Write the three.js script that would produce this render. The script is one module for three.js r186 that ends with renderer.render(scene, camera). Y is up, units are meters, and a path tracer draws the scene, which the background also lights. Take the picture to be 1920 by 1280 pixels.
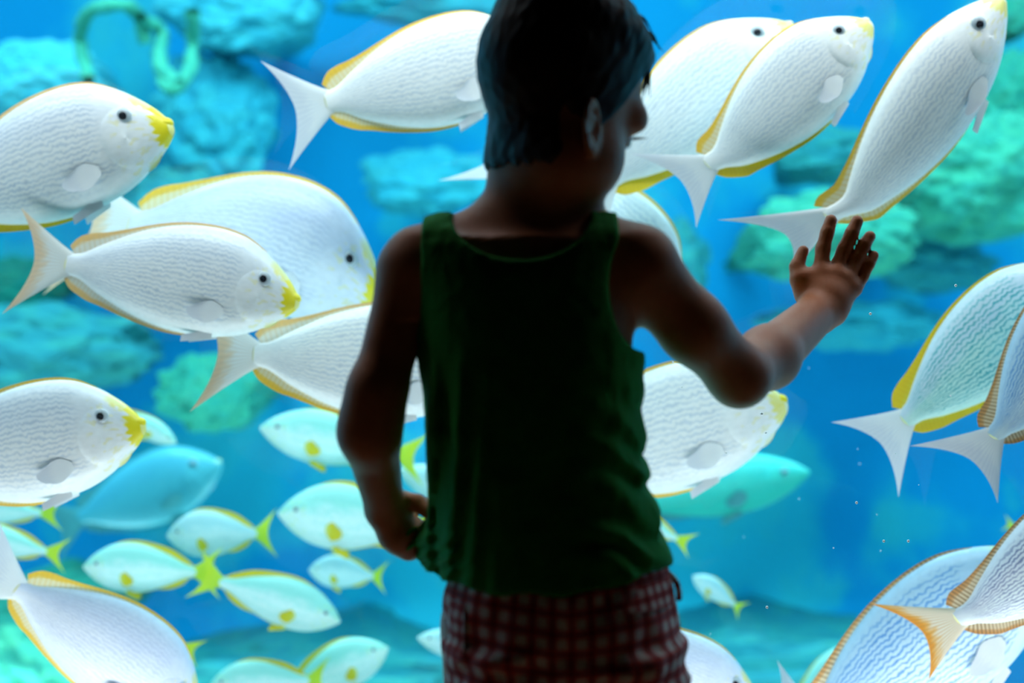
import * as THREE from 'three';
import { mergeGeometries } from 'three/addons/utils/BufferGeometryUtils.js';
import { RectAreaLightUniformsLib } from 'three/addons/lights/RectAreaLightUniformsLib.js';
import { RoundedBoxGeometry } from 'three/addons/geometries/RoundedBoxGeometry.js';
import { createNoise3D } from 'simplex-noise';

// ---------------------------------------------------------------- camera, light, exposure
const scene = new THREE.Scene();
scene.background = new THREE.Color(0x000000);
const FOCAL = 3211, EYE = 0.8;                       // focal length in pixels of the 1920 x 1280 frame; eye height in metres
const camera = new THREE.PerspectiveCamera(2 * Math.atan(640 / FOCAL) * 180 / Math.PI, 1.5, 0.05, 60);
camera.position.set(0, EYE, 0);
camera.lookAt(0, EYE, -5);
camera.focus = 2.08;
camera.userData.fStop = 3.2;
const renderer = new THREE.WebGLRenderer({ antialias: true });
renderer.toneMapping = THREE.LinearToneMapping;
renderer.toneMappingExposure = 1.0;
renderer.shadowMap.enabled = true;
RectAreaLightUniformsLib.init();
// tank lamps: [x, y, z, width, length, intensity, target offset x, y, z]
const LAMP_COLOR = new THREE.Color().setRGB(1.0, 0.80, 0.77);
const LAMPS = [
  ...[-1.8, -0.6, 0.6, 1.8].map((x) => [x, 2.2, -2.16, 1.0, 0.2, 33, 0, -0.85, -0.75]),
  ...[-1.8, -0.6, 0.6, 1.8].map((x) => [x, -0.15, -2.16, 1.0, 0.2, 12, 0, 0.8, -0.75]),
  ...[-2, 0, 2].map((x) => [x, -0.86, -5.6, 1.2, 0.3, 46, 0, 0.7, -1]),
  [-2.2, 3.45, -4.5, 1.5, 0.6, 68, 0, -1, -0.8], [0, 3.45, -4.5, 1.5, 0.6, 68, 0, -1, -0.8], [2.2, 3.45, -4.5, 1.5, 0.6, 68, 0, -1, -0.8],
];

// ---------------------------------------------------------------- helpers
let seed = 7;
const rnd = () => { seed = (seed * 1664525 + 1013904223) % 4294967296; return seed / 4294967296; };
const noise = createNoise3D(rnd);
const fbm = (x, y, z, n = 4) => { let s = 0, a = 0.5, f = 1; for (let i = 0; i < n; i++, a *= 0.5, f *= 2.03) s += a * noise(x * f, y * f, z * f); return s; };
const clamp = (x, a = 0, b = 1) => Math.min(b, Math.max(a, x));
const sstep = (a, b, x) => { const t = clamp((x - a) / (b - a)); return t * t * (3 - 2 * t); };
const mix = (a, b, t) => a + (b - a) * t;
const curve = (pts) => (x) => {                      // monotone look-up through [x, y] pairs, smoothed
  if (x <= pts[0][0]) return pts[0][1];
  for (let i = 1; i < pts.length; i++) if (x <= pts[i][0]) {
    const [x0, y0] = pts[i - 1], [x1, y1] = pts[i], pm = pts[i - 2] ?? pts[i - 1], pp = pts[i + 1] ?? pts[i], t = (x - x0) / (x1 - x0), h = x1 - x0;
    const m0 = i > 1 ? (y1 - pm[1]) / (x1 - pm[0]) * h : (y1 - y0), m1 = i < pts.length - 1 ? (pp[1] - y0) / (pp[0] - x0) * h : (y1 - y0);
    const t2 = t * t, t3 = t2 * t;
    return (2 * t3 - 3 * t2 + 1) * y0 + (t3 - 2 * t2 + t) * m0 + (-2 * t3 + 3 * t2) * y1 + (t3 - t2) * m1;
  }
  return pts[pts.length - 1][1];
};
const at = (u, v, d) => new THREE.Vector3((u - 960) / FOCAL * d, EYE + (640 - v) / FOCAL * d, -d);   // a point of the place d metres ahead
const taken = {};
const numbered = (n) => { const k = taken[n] = (taken[n] ?? -1) + 1; return k ? n + '_' + String(k).padStart(3, '0') : n; };
function tag(o, label, category, group, kind) { Object.assign(o.userData, { label }); if (category) o.userData.category = category; if (group) o.userData.group = group; if (kind) o.userData.kind = kind; return o; }
function part(name, geometry, material, parent) { const m = new THREE.Mesh(geometry, material); m.name = name; m.castShadow = m.receiveShadow = true; parent.add(m); return m; }
function top(name, geometry, material, pos) { const m = part(numbered(name), geometry, material, scene); if (pos) m.position.set(...pos); return m; }
function group(name, pos) { const g = new THREE.Group(); g.name = numbered(name); scene.add(g); if (pos) g.position.copy(pos); return g; }
function dataTexture(w, h, fn, srgb = true) {
  const d = new Uint8Array(w * h * 4);
  for (let j = 0; j < h; j++) for (let i = 0; i < w; i++) { const c = fn((i + 0.5) / w, (j + 0.5) / h, i, j); for (let k = 0; k < 3; k++) d[(j * w + i) * 4 + k] = clamp(Math.round(c[k]), 0, 255); d[(j * w + i) * 4 + 3] = 255; }
  const t = new THREE.DataTexture(d, w, h); t.magFilter = THREE.LinearFilter; t.minFilter = THREE.LinearMipmapLinearFilter; t.generateMipmaps = true; t.wrapS = t.wrapT = THREE.RepeatWrapping;
  if (srgb) t.colorSpace = THREE.SRGBColorSpace; t.needsUpdate = true; return t;
}
const lerp3 = (a, b, t) => [mix(a[0], b[0], t), mix(a[1], b[1], t), mix(a[2], b[2], t)];
const std = (o) => new THREE.MeshStandardMaterial(o);

// ---------------------------------------------------------------- the hall and the tank
const PANE = -1.93;
const structure = (name, w, h, d, x, y, z, m, label) => { const o = top(name, new THREE.BoxGeometry(w, h, d), m, [x, y, z]); return tag(o, label, null, null, 'structure'); };
const hallTex = dataTexture(256, 256, (u, v) => { const n = fbm(Math.cos(u * 6.283) * 1.5 + 9, Math.sin(u * 6.283) * 1.5, v * 6) * 14; return [18 + n * 0.5, 18 + n * 0.5, 21 + n * 0.5]; });
const mHall = std({ map: hallTex, roughness: 0.95 });
const floorTex = dataTexture(256, 256, (u, v, i, j) => { const n = noise(i * 0.35, j * 0.35, 3) * 14 + noise(i * 0.02, j * 0.02, 8) * 8; return [150 + n, 96 + n, 66 + n]; });
floorTex.repeat.set(8, 8);
const mFloor = std({ map: floorTex, roughness: 0.9 });
structure('floor', 6.6, 0.2, 4.9, 0, -0.1, 0.5, mFloor, 'brown floor of the viewing hall');
structure('ceiling', 6.6, 0.2, 4.9, 0, 3.1, 0.5, mHall, 'dark ceiling of the viewing hall');
structure('wall_left', 0.2, 3.0, 4.9, -3.2, 1.5, 0.5, mHall, 'dark left wall of the viewing hall');
structure('wall_right', 0.2, 3.0, 4.9, 3.2, 1.5, 0.5, mHall, 'dark right wall of the viewing hall');
structure('wall_rear', 6.6, 3.0, 0.2, 0, 1.5, 2.9, mHall, 'dark rear wall of the viewing hall');
{ // wall with the window opening, towards the tank
  const s = new THREE.Shape(); s.moveTo(-4.1, -1.4); s.lineTo(4.1, -1.4); s.lineTo(4.1, 3.8); s.lineTo(-4.1, 3.8); s.closePath();
  const hole = new THREE.Path(); hole.moveTo(-2.3, 0.18); hole.lineTo(-2.3, 2.02); hole.lineTo(2.3, 2.02); hole.lineTo(2.3, 0.18); hole.closePath(); s.holes.push(hole);
  const g = new THREE.ExtrudeGeometry(s, { depth: 0.16, bevelEnabled: false });
  tag(top('wall_front', g, std({ color: 0x7d8488, roughness: 0.9 }), [0, 0, PANE - 0.03]), 'grey wall around the big viewing window', null, null, 'structure');
}
const mPane = new THREE.MeshPhysicalMaterial({ color: 0xffffff, transmission: 1, thickness: 0, roughness: 0, ior: 1.38, specularIntensity: 0.6 });
tag(top('window_1', new THREE.BoxGeometry(4.6, 1.84, 0.05), mPane, [0, 1.1, PANE]), 'clear acrylic viewing window of the aquarium tank', null, null, 'structure');
const mLiner = std({ map: dataTexture(1024, 512, (u, v) => {
  const n = fbm(u * 5, v * 2.5, 1.3, 5), m = fbm(u * 11, v * 5.5, 7.7, 5), k = sstep(-0.1, 0.35, n + m * 0.4);
  const a = lerp3([34, 158, 204], [90, 192, 204], k), b = sstep(0.18, 0.42, m + n * 0.35);
  return lerp3(a, [112, 196, 192], b * 0.5);
}), roughness: 1 });
const mSide = std({ color: 0x86c4dc, roughness: 1 });
const mSand = std({ map: dataTexture(512, 512, (u, v, i, j) => { const n = noise(i * 0.4, j * 0.4, 2) * 14 + fbm(i * 0.02, j * 0.02, 5) * 24; return [214 + n, 206 + n, 188 + n]; }), roughness: 1 });
mSand.map.repeat.set(6, 6);
structure('wall_back', 8.4, 5.2, 0.2, 0, 1.2, -9.1, mLiner, 'blue painted mottled back wall of the aquarium tank');
structure('wall_tank_left', 0.2, 5.2, 7.1, -4.1, 1.2, -5.5, mSide, 'blue left side wall of the aquarium tank');
structure('wall_tank_right', 0.2, 5.2, 7.1, 4.1, 1.2, -5.5, mSide, 'blue right side wall of the aquarium tank');
structure('ceiling_tank', 8.4, 0.2, 7.3, 0, 3.9, -5.5, std({ color: 0xd8dde0, roughness: 1 }), 'white ceiling above the aquarium tank');
{ // rippled sand bed
  const g = new THREE.PlaneGeometry(8, 6.95, 120, 110); g.rotateX(-Math.PI / 2);
  const p = g.attributes.position;
  for (let i = 0; i < p.count; i++) { const x = p.getX(i), z = p.getZ(i); p.setY(i, 0.05 * fbm(x * 0.8, z * 0.8, 2) + 0.012 * Math.sin(z * 16 + 2 * noise(x * 0.7, z * 0.7, 4))); }
  g.computeVertexNormals();
  tag(top('floor_tank', g, mSand, [0, -1.2, -5.48]), 'pale rippled sand bed on the tank bottom', null, null, 'structure');
  structure('floor_tank_slab', 8.2, 0.1, 7.1, 0, -1.45, -5.5, mSide, 'slab under the sand of the tank');
}
{ // the body of water: light that crosses it loses red first
  const m = new THREE.MeshPhysicalMaterial({ color: 0xffffff, transmission: 1, roughness: 0, ior: 1.33, thickness: 1, attenuationColor: new THREE.Color().setRGB(0.77, 0.945, 0.972), attenuationDistance: 1, transparent: true, opacity: 0.015 });
  tag(top('water', new THREE.BoxGeometry(7.98, 4.25, 6.98), m, [0, 0.975, -5.475]), 'clear blue water filling the aquarium tank', 'water', null, 'stuff').castShadow = false;
}
{ // lamps over the water
  const mShell = std({ color: 0x30343a, roughness: 0.5, metalness: 0.3 }), mGlow = std({ color: 0xffffff, emissive: 0xfff2ee, emissiveIntensity: 1.5, roughness: 0.6 });
  LAMPS.forEach(([x, y, z, w, l, power, tx, ty, tz], i) => {
    const row = y < -0.5 ? 'row on the sand' : y < 1 ? 'row below the sill' : z > -3 ? 'row above the window' : 'rear row', col = { '-1.8': 'far left', '-0.6': 'inner left', '0.6': 'inner right', '1.8': 'far right', 0: 'centre' }[x] ?? (x < 0 ? 'left' : 'right');
    const g = group('tank_lamp', new THREE.Vector3(x, y, z));
    g.lookAt(x + tx, y + ty, z + tz);
    tag(g, `grey flood lamp of the tank, ${col} one of the ${row}`, 'lamp', 'flood lamps over the tank');
    part('housing', new RoundedBoxGeometry(w + 0.06, l + 0.06, 0.08, 3, 0.02).translate(0, 0, -0.045), mShell, g);
    part('glowing_panel', new THREE.BoxGeometry(w, l, 0.006), mGlow, g);
    if (z > -3) part('visor', new RoundedBoxGeometry(w + 0.06, 0.012, 0.08, 2, 0.004).translate(0, (y < 1 ? 1 : -1) * (l / 2 + 0.024), 0.03), mShell, g);
    for (const s of [-1, 1]) part('bracket', new THREE.CylinderGeometry(0.012, 0.012, 0.06, 10).rotateX(Math.PI / 2).translate(s * w * 0.35, 0, -0.11), mShell, g);
    const light = new THREE.RectAreaLight(LAMP_COLOR, power, w, l);
    light.name = 'tank_lamp_light';
    g.updateMatrixWorld(true);
    light.position.copy(new THREE.Vector3(0, 0, 0.012).applyMatrix4(g.matrixWorld));
    light.lookAt(x + tx * 5, y + ty * 5, z + tz * 5);
    scene.add(light);
  });
}

// ---------------------------------------------------------------- rocks and coral at the back of the tank
const rockTex = (a, b, c) => dataTexture(256, 256, (u, v) => { const n = fbm(u * 9, v * 9, a[0], 5), m = fbm(u * 30, v * 30, 3, 3); return lerp3(lerp3(a, b, sstep(-0.3, 0.35, n)), c, sstep(0.05, 0.4, m) * 0.5); });
const mRocks = [std({ map: rockTex([68, 140, 144], [84, 152, 142], [64, 132, 144]), roughness: 1 }), std({ map: rockTex([62, 148, 124], [80, 160, 126], [56, 136, 126]), roughness: 1 }), std({ map: rockTex([84, 172, 184], [102, 182, 184], [80, 166, 184]), roughness: 1 })];
function rock(u, v, d, rx, ry, mat, label, freq = 1.5, rough = 0.3) {
  const g = new THREE.IcosahedronGeometry(1, 26), p = g.attributes.position, k = rnd() * 50;
  for (let i = 0; i < p.count; i++) {
    const x = p.getX(i), y = p.getY(i), z = p.getZ(i), n = fbm(x * freq + k, y * freq, z * freq, 2), r = 1 + rough * n + 0.05 * Math.abs(noise(x * 4 + k, y * 4, z * 4));
    p.setXYZ(i, x * r, y * r, z * r);
  }
  const s = d / FOCAL; g.scale(rx * s, ry * s, (rx + ry) * 0.4 * s);
  const reach = (8.92 - d) / ((rx + ry) * 0.4 * s * 0.95);            // outcrops: the rear half runs back to the tank wall
  for (let i = 0; i < p.count; i++) if (p.getZ(i) < 0) {
    const z = Math.max(p.getZ(i) * Math.max(1, reach), -(8.92 - d)), w = 1 - 0.62 * sstep(0, 1, -z / (8.92 - d));
    p.setXYZ(i, p.getX(i) * w, p.getY(i) * w, z);
  }
  g.computeVertexNormals();
  const o = top('reef_rock', g, mRocks[mat]); o.position.copy(at(u, v, d)); rnd();
  return tag(o, label, 'rock', 'reef rocks at the back of the tank');
}
rock(1860, 330, 6.4, 150, 110, 1, 'blurred green rock at the right edge below the upward swimming fish');
rock(1560, 290, 7.6, 100, 50, 0, 'long blurred teal rock behind the steep upward fish');
rock(1560, 440, 6.2, 150, 80, 1, 'mint green rock behind the raised hand');
rock(1760, 500, 8.1, 100, 50, 0, 'blurred teal rock to the right of the raised fingers');
rock(1900, 190, 7.2, 80, 90, 1, 'small green rock at the upper right edge of the view');
rock(1905, 20, 7.2, 40, 40, 1, 'green rock tip in the top right corner');
rock(1245, 500, 7.8, 80, 90, 0, 'round teal rock beside the right shoulder');
rock(60, 660, 6.8, 200, 90, 0, 'wide teal rock at the left edge below the middle fish');
rock(40, 530, 8.0, 90, 45, 1, 'green rock at the left edge below the tail fin');
rock(390, 740, 6.5, 90, 70, 1, 'small green rock above the yellow tailed fish');
rock(30, 1220, 6.2, 130, 120, 1, 'green rock in the bottom left corner');
rock(70, 150, 6.9, 120, 70, 2, 'pale blurred rock in the upper left behind the left fish');
rock(450, 10, 7.6, 150, 80, 2, 'pale blue rock at the top beside the arched coral');
rock(400, 230, 8.0, 110, 120, 2, 'blurred pale rock behind the upper left fish heads');
rock(330, 400, 7.4, 120, 80, 0, 'teal rock behind the second left fish');
rock(860, 10, 8.2, 210, 36, 2, 'pale rock ledge along the top above the head');
rock(800, 340, 8.0, 120, 60, 2, 'pale rock patch left of the neck');
rock(1600, 610, 8.2, 170, 45, 2, 'faint blue rock under the raised hand');
rock(1480, 1240, 7.2, 330, 70, 0, 'low teal rock along the bottom right');
rock(600, 1260, 7.2, 330, 60, 0, 'low teal rock along the bottom left of the boy');
function coral(paths, d, r, label, mat) {
  const g = group('branching_coral', at(paths[0][0][0], paths[0][0][1], d)), o = g.position.clone();
  for (const q of paths) {
    const c = new THREE.CatmullRomCurve3(q.map(([u, v], i) => at(u, v, d + 0.12 * Math.sin(i * 1.7)).sub(o)));
    const t = new THREE.TubeGeometry(c, 40, r, 10), p = t.attributes.position;
    for (let i = 0; i < p.count; i++) { const x = p.getX(i), y = p.getY(i), z = p.getZ(i), n = 0.35 * r * noise(x * 14, y * 14, z * 14); const nn = t.attributes.normal; p.setXYZ(i, x + nn.getX(i) * n, y + nn.getY(i) * n, z + nn.getZ(i) * n); }
    t.computeVertexNormals();
    part('branch', t, mat, g);
  }
  return tag(g, label, 'coral');
}
coral([[[165, 150], [150, 80], [165, 25], [220, 8], [262, 30], [275, 80]], [[262, 30], [300, 60], [300, 120], [330, 160]], [[360, 20], [362, 90], [345, 150], [318, 165], [300, 130]]], 6.2, 0.026, 'pale arched coral branches at the top left', mRocks[1]);

// ---------------------------------------------------------------- fish
const eyeRing = std({ color: 0xb7c3cc, roughness: 0.25 }), eyeDark = std({ color: 0x10131f, roughness: 0.12 }), mLip = std({ color: 0xf2df10, roughness: 0.5 }), mLipPale = std({ color: 0xe9e3b4, roughness: 0.5 });
function bodyTexture(base, back, stripe, strength, snout, count, patch = [238, 226, 150]) {
  return dataTexture(768, 352, (u, v) => {
    let c = lerp3(base, back, sstep(0.5, 0.75, v + 0.12 * fbm(u * 4, v * 3, 2)) * 0.8);
    const wob = 0.55 * fbm(u * 9, v * 5, 1.7, 3) + 0.16 * noise(u * 60, v * 16, 4) + 0.10 * Math.sin(u * 170 + 3 * noise(u * 8, v * 4, 9));
    const s = Math.sin(6.283 * (count * (v * 0.9 + 0.06 * u) + wob));
    const where = sstep(0.02, 0.1, u) * (1 - sstep(0.72, 0.8, u + 0.05 * noise(v * 6, 1, 1))) * sstep(0.06, 0.2, v) * (1 - sstep(0.86, 0.97, v)) * (0.72 + 0.4 * fbm(u * 5, v * 5, 8));
    c = lerp3(c, stripe, sstep(0.05, 0.75, s) * strength * clamp(where));
    const mott = fbm(u * 26, v * 14, 5, 3); c = [c[0] + mott * 8, c[1] + mott * 8, c[2] + mott * 8];
    const face = sstep(0.12, 0.32, fbm(u * 16, v * 9, 3.3, 3)) * sstep(0.79, 0.84, u); c = lerp3(c, patch, face * 0.4);
    if (snout) { const y = sstep(0.945, 0.96, u + 0.02 * noise(v * 8, u * 8, 2)), f = sstep(0.86, 0.9, u) * sstep(0.86, 0.9, v + 0.04 * noise(u * 30, v * 10, 6)); c = lerp3(c, [244, 224, 26], Math.max(y, f * 0.4) * snout); }
    return c;
  });
}
const finTexture = (root, edge, ray, k, n, from = 0.45) => dataTexture(256, 128, (u, v) => {
  let c = lerp3(root, edge, sstep(from, from + 0.35, v + 0.08 * noise(u * 12, v * 4, 3)));
  return lerp3(c, ray, k * sstep(0.35, 0.8, Math.sin(u * n * 6.283)) * sstep(0.05, 0.2, v));
});
const skinOf = (map) => new THREE.MeshPhysicalMaterial({ map, roughness: 0.42, clearcoat: 0.25, clearcoatRoughness: 0.35 });
const finOf = (map) => new THREE.MeshPhysicalMaterial({ map, roughness: 0.75, transmission: 0.18, thickness: 0, side: THREE.DoubleSide });
const W = [246, 248, 250];
const SKIN = {
  pale: skinOf(bodyTexture(W, [232, 238, 248], [166, 184, 210], 0.6, 1, 24)),
  lilac: skinOf(bodyTexture([232, 236, 248], [208, 218, 242], [170, 182, 216], 0.55, 0.9, 26)),
  plain: skinOf(bodyTexture(W, [244, 248, 250], [180, 196, 220], 0.6, 0.45, 22)),
  teal: skinOf(bodyTexture([206, 240, 232], [206, 222, 240], [40, 160, 168], 0.85, 0.8, 21)),
  blue: skinOf(bodyTexture([214, 236, 246], [170, 204, 232], [62, 128, 206], 0.85, 0.8, 26)),
  violet: skinOf(bodyTexture([228, 240, 246], [224, 230, 244], [92, 108, 158], 0.85, 0.8, 22)),
  mint: skinOf(bodyTexture([240, 252, 246], [166, 236, 222], [150, 222, 210], 0.3, 0, 6, [236, 236, 120])),
  white: skinOf(bodyTexture([236, 246, 246], [190, 226, 232], [180, 220, 226], 0.3, 0, 6, [236, 236, 140])),
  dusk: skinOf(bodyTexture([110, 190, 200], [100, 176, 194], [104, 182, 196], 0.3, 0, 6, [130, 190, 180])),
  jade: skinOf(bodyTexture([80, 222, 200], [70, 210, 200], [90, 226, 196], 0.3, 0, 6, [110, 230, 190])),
};
const FIN = {
  gold: finOf(finTexture([250, 238, 200], [252, 206, 60], [236, 186, 60], 0.3, 40)), yellow: finOf(finTexture([246, 234, 110], [250, 216, 16], [240, 190, 10], 0.3, 40, 0.1)),
  buff: finOf(finTexture([250, 246, 232], [250, 206, 130], [232, 200, 150], 0.3, 40)), ray: finOf(finTexture([240, 222, 186], [222, 160, 90], [150, 112, 70], 0.7, 52, 0.5)),
  white: finOf(finTexture([246, 248, 250], [232, 236, 244], [206, 212, 230], 0.35, 18)), peach: finOf(finTexture([244, 246, 246], [244, 214, 180], [214, 196, 176], 0.35, 18, 0.55)),
  orange: finOf(finTexture([242, 236, 220], [238, 160, 40], [206, 150, 70], 0.45, 18, 0.62)), lemon: finOf(finTexture([228, 238, 60], [236, 240, 50], [214, 214, 20], 0.3, 12)),
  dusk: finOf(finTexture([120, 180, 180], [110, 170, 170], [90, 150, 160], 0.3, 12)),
};
const SHAPES = {
  deep: {
    top: curve([[0, 0.045], [0.06, 0.052], [0.15, 0.098], [0.3, 0.165], [0.45, 0.208], [0.6, 0.224], [0.73, 0.212], [0.83, 0.172], [0.91, 0.118], [0.965, 0.07], [1, 0.028]]),
    bot: curve([[0, -0.045], [0.06, -0.056], [0.15, -0.108], [0.3, -0.172], [0.45, -0.21], [0.6, -0.216], [0.73, -0.196], [0.83, -0.158], [0.91, -0.108], [0.965, -0.068], [1, -0.032]]),
    wid: curve([[0, 0.017], [0.1, 0.03], [0.3, 0.072], [0.5, 0.094], [0.7, 0.1], [0.85, 0.082], [0.94, 0.052], [1, 0.024]]),
    dorsal: curve([[0.03, 0.03], [0.06, 0.062], [0.1, 0.06], [0.17, 0.036], [0.28, 0.016], [0.5, 0.011], [0.75, 0.008], [0.84, 0.001]]), anal: curve([[0.02, 0.0], [0.05, 0.04], [0.1, 0.046], [0.2, 0.028], [0.35, 0.016], [0.5, 0.011], [0.66, 0.001]]),
    tail: [0.145, 0.1, 0.22], eye: [0.868, 0.062, 0.03], gill: [0.86, -0.015, 0.1, 0.12], pec: [0.73, -0.1, 0.15],
  },
  slim: {
    top: curve([[0, 0.03], [0.1, 0.05], [0.25, 0.105], [0.45, 0.155], [0.6, 0.168], [0.75, 0.15], [0.87, 0.105], [0.95, 0.058], [1, 0.015]]),
    bot: curve([[0, -0.03], [0.1, -0.046], [0.25, -0.095], [0.45, -0.14], [0.6, -0.15], [0.75, -0.135], [0.87, -0.096], [0.95, -0.054], [1, -0.018]]),
    wid: curve([[0, 0.014], [0.2, 0.04], [0.5, 0.075], [0.7, 0.078], [0.88, 0.055], [1, 0.014]]),
    dorsal: curve([[0.06, 0.0], [0.1, 0.02], [0.25, 0.032], [0.45, 0.02], [0.65, 0.012], [0.75, 0.001]]), anal: curve([[0.08, 0.0], [0.14, 0.025], [0.25, 0.022], [0.35, 0.002]]),
    tail: [0.12, 0.11, 0.17], eye: [0.88, 0.03, 0.02], gill: [0.84, 0, 0.075, 0.09], pec: [0.66, -0.05, 0.12],
  },
};
const grid = (nu, nv, fn) => {
  const pos = [], uv = [], idx = [];
  for (let j = 0; j <= nv; j++) for (let i = 0; i <= nu; i++) { const q = fn(i / nu, j / nv); pos.push(q[0], q[1], q[2]); uv.push(q[3] ?? i / nu, q[4] ?? j / nv); }
  for (let j = 0; j < nv; j++) for (let i = 0; i < nu; i++) { const a = j * (nu + 1) + i, b = a + 1, c = a + nu + 1, d = c + 1; idx.push(a, b, d, a, d, c); }
  const g = new THREE.BufferGeometry(); g.setAttribute('position', new THREE.Float32BufferAttribute(pos, 3)); g.setAttribute('uv', new THREE.Float32BufferAttribute(uv, 2)); g.setIndex(idx); g.computeVertexNormals(); return g;
};
function flip(g) { const a = g.index.array; for (let i = 0; i < a.length; i += 3) { const t = a[i]; a[i] = a[i + 1]; a[i + 1] = t; } g.computeVertexNormals(); return g; }
const sheet = (nu, nv, fn) => mergeGeometries([grid(nu, nv, (a, b) => fn(a, b, 1)), flip(grid(nu, nv, (a, b) => fn(a, b, -1)))]);   // two faces of a thin lens
// o: snout and tail-root pixels, distance of each, kind and colours
function fish(o) {
  const S = SHAPES[o.shape ?? 'deep'], A = at(o.snout[0], o.snout[1], o.snout[2] * 1.17), B = at(o.tail[0], o.tail[1], o.tail[2] * 1.17), len = A.distanceTo(B), tall = o.tall ?? 1;
  const X = A.clone().sub(B).normalize(), back = new THREE.Vector3(0, 0, 1), up0 = new THREE.Vector3(0, 1, 0);
  let Y = new THREE.Vector3().crossVectors(back, X); if (Y.dot(up0) < 0 && !o.over) Y.negate(); if (Math.abs(X.y) > 0.95 && o.over) Y.negate();
  const Z = new THREE.Vector3().crossVectors(X, Y).normalize(); Y = new THREE.Vector3().crossVectors(Z, X);
  const root = group(o.name ?? 'silver_fish', B);
  root.quaternion.setFromRotationMatrix(new THREE.Matrix4().makeBasis(X, Y, Z)); root.rotateX((o.roll ?? 0) * (Z.z > 0 ? 1 : -1)); root.scale.set(len, len * tall, len);
  const bend = (o.bend ?? 0) * (Z.z > 0 ? 1 : -1), arch = o.arch ?? 0, swish = o.swish ?? 0;
  const B3 = (g) => { const p = g.attributes.position; for (let i = 0; i < p.count; i++) { const x = p.getX(i), k = x - 0.55; p.setY(i, p.getY(i) + arch * k * k + (x < 0.1 ? swish * (0.1 - x) : 0)); p.setZ(i, p.getZ(i) + bend * k * k * Math.sign(-k)); } g.computeVertexNormals(); return g; };
  const zAt = (x, y) => { const t = S.top(x), b = S.bot(x), h = (t - b) / 2, q = (y - (t + b) / 2) / h; return S.wid(x) * Math.sqrt(Math.max(0, 1 - q * q)); };
  const xs = (t) => 1 - Math.pow(1 - t, 1.25);
  const bodyG = grid(44, 32, (i, j) => { const x = xs(i), a = j * 2 * Math.PI, t = S.top(x), b = S.bot(x), c = (t + b) / 2, h = (t - b) / 2, cy = -Math.cos(a); return [x, c + h * cy, S.wid(x) * Math.sin(a), x, (cy + 1) / 2]; });
  const endG = (x, sgn) => grid(10, 4, (i, j) => { const a = i * 2 * Math.PI * sgn, t = S.top(x), b = S.bot(x); return [x + (sgn > 0 ? 1 : -1) * 0.012 * (1 - (1 - j) ** 2), (t + b) / 2 - (t - b) / 2 * Math.cos(a) * (1 - j), S.wid(x) * Math.sin(a) * (1 - j), x, 0.5]; });
  const skin = SKIN[o.skin ?? 'pale'];
  part('body', B3(mergeGeometries([bodyG, endG(1, 1), endG(0, -1)])), skin, root);
  const ribbon = (f, edge, sgn, x0, x1) => sheet(40, 5, (i, j, s) => { const x = mix(x0, x1, i), h = f(x), e = edge(x) - sgn * 0.012; return [x - (1 - i) * 0.03 * j, e + sgn * j * (h + 0.012), s * 0.006 * (1 - j * 0.7), i, j]; });
  part('dorsal_fin', B3(ribbon(S.dorsal, S.top, 1, 0.03, 0.84)), FIN[o.dorsal ?? 'buff'], root);
  part('anal_fin', B3(ribbon(S.anal, S.bot, -1, 0.02, 0.66)), FIN[o.anal ?? o.dorsal ?? 'buff'], root);
  const [tn, tl, ts] = S.tail, tz = o.tailSpan ?? 1, tlen = o.tailLength ?? 1;
  part('tail_fin', B3(sheet(24, 8, (i, j, s) => { const q = i * 2 - 1, e = tn + tl * Math.pow(Math.abs(q), 1.7); return [0.03 - j * (e * tlen + 0.03), q * mix(S.top(0) * 0.95, ts * tz, Math.pow(j, 1.1)), s * 0.014 * (1 - j * 0.85) * (1 - q * q * q * q * 0.7), i, j]; })), FIN[o.tailFin ?? 'white'], root);
  const [ex, ey, er] = S.eye, [gx, gy, grx, gry] = S.gill, [px, py, pl] = S.pec;
  for (const s of [1, -1]) {
    const ez = zAt(ex, ey);
    const e = part('eye', B3(new THREE.SphereGeometry(er, 18, 12).scale(1, 1 / tall, 0.5).translate(ex, ey, s * (ez - er * 0.1))), eyeRing, root);
    part('pupil', B3(new THREE.SphereGeometry(er * 0.62, 14, 10).scale(1, 1 / tall, 0.5).translate(ex, ey, s * (ez + er * 0.17))), eyeDark, e);
    const gc = grid(28, 7, (i, j) => { const a = i * 2 * Math.PI * s, x = gx + grx * j * Math.cos(a), y = gy + gry * j * Math.sin(a); return [x, y, s * (zAt(x, y) + (0.0045 - 0.003 * Math.cos(a)) * (1 - Math.pow(j, 8)) - 0.002), x, (y - S.bot(x)) / (S.top(x) - S.bot(x))]; });
    part('gill_cover', B3(gc), skin, root);
    const pz = zAt(px, py), spread = o.spread ?? 0.12;
    part('pectoral_fin', B3(sheet(10, 8, (i, j, f) => { const q = i * 2 - 1, w = 0.014 + 0.03 * Math.sin(Math.min(1, j * 1.1) * 2.6); return [px - pl * j * (1 - 0.25 * q * q), py - 0.02 * j + q * w, s * (pz + 0.004 + pl * spread * j) + f * 0.004 * (1 - j * 0.8), i, j]; })), FIN[o.pectoral ?? 'white'], root);
    part('pelvic_fin', B3(sheet(8, 6, (i, j, f) => { const q = i * 2 - 1; return [px - 0.05 - 0.12 * j, S.bot(px - 0.05) + 0.012 - 0.04 * j + q * 0.02 * (1 - j * 0.3), s * (0.03 + 0.02 * j) + f * 0.003, i, j]; })), FIN[o.pectoral ?? 'white'], root);
  }
  const lip = o.lip === 'pale' ? mLipPale : mLip, lr = o.shape === 'slim' ? 0.018 : 0.028;
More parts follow.
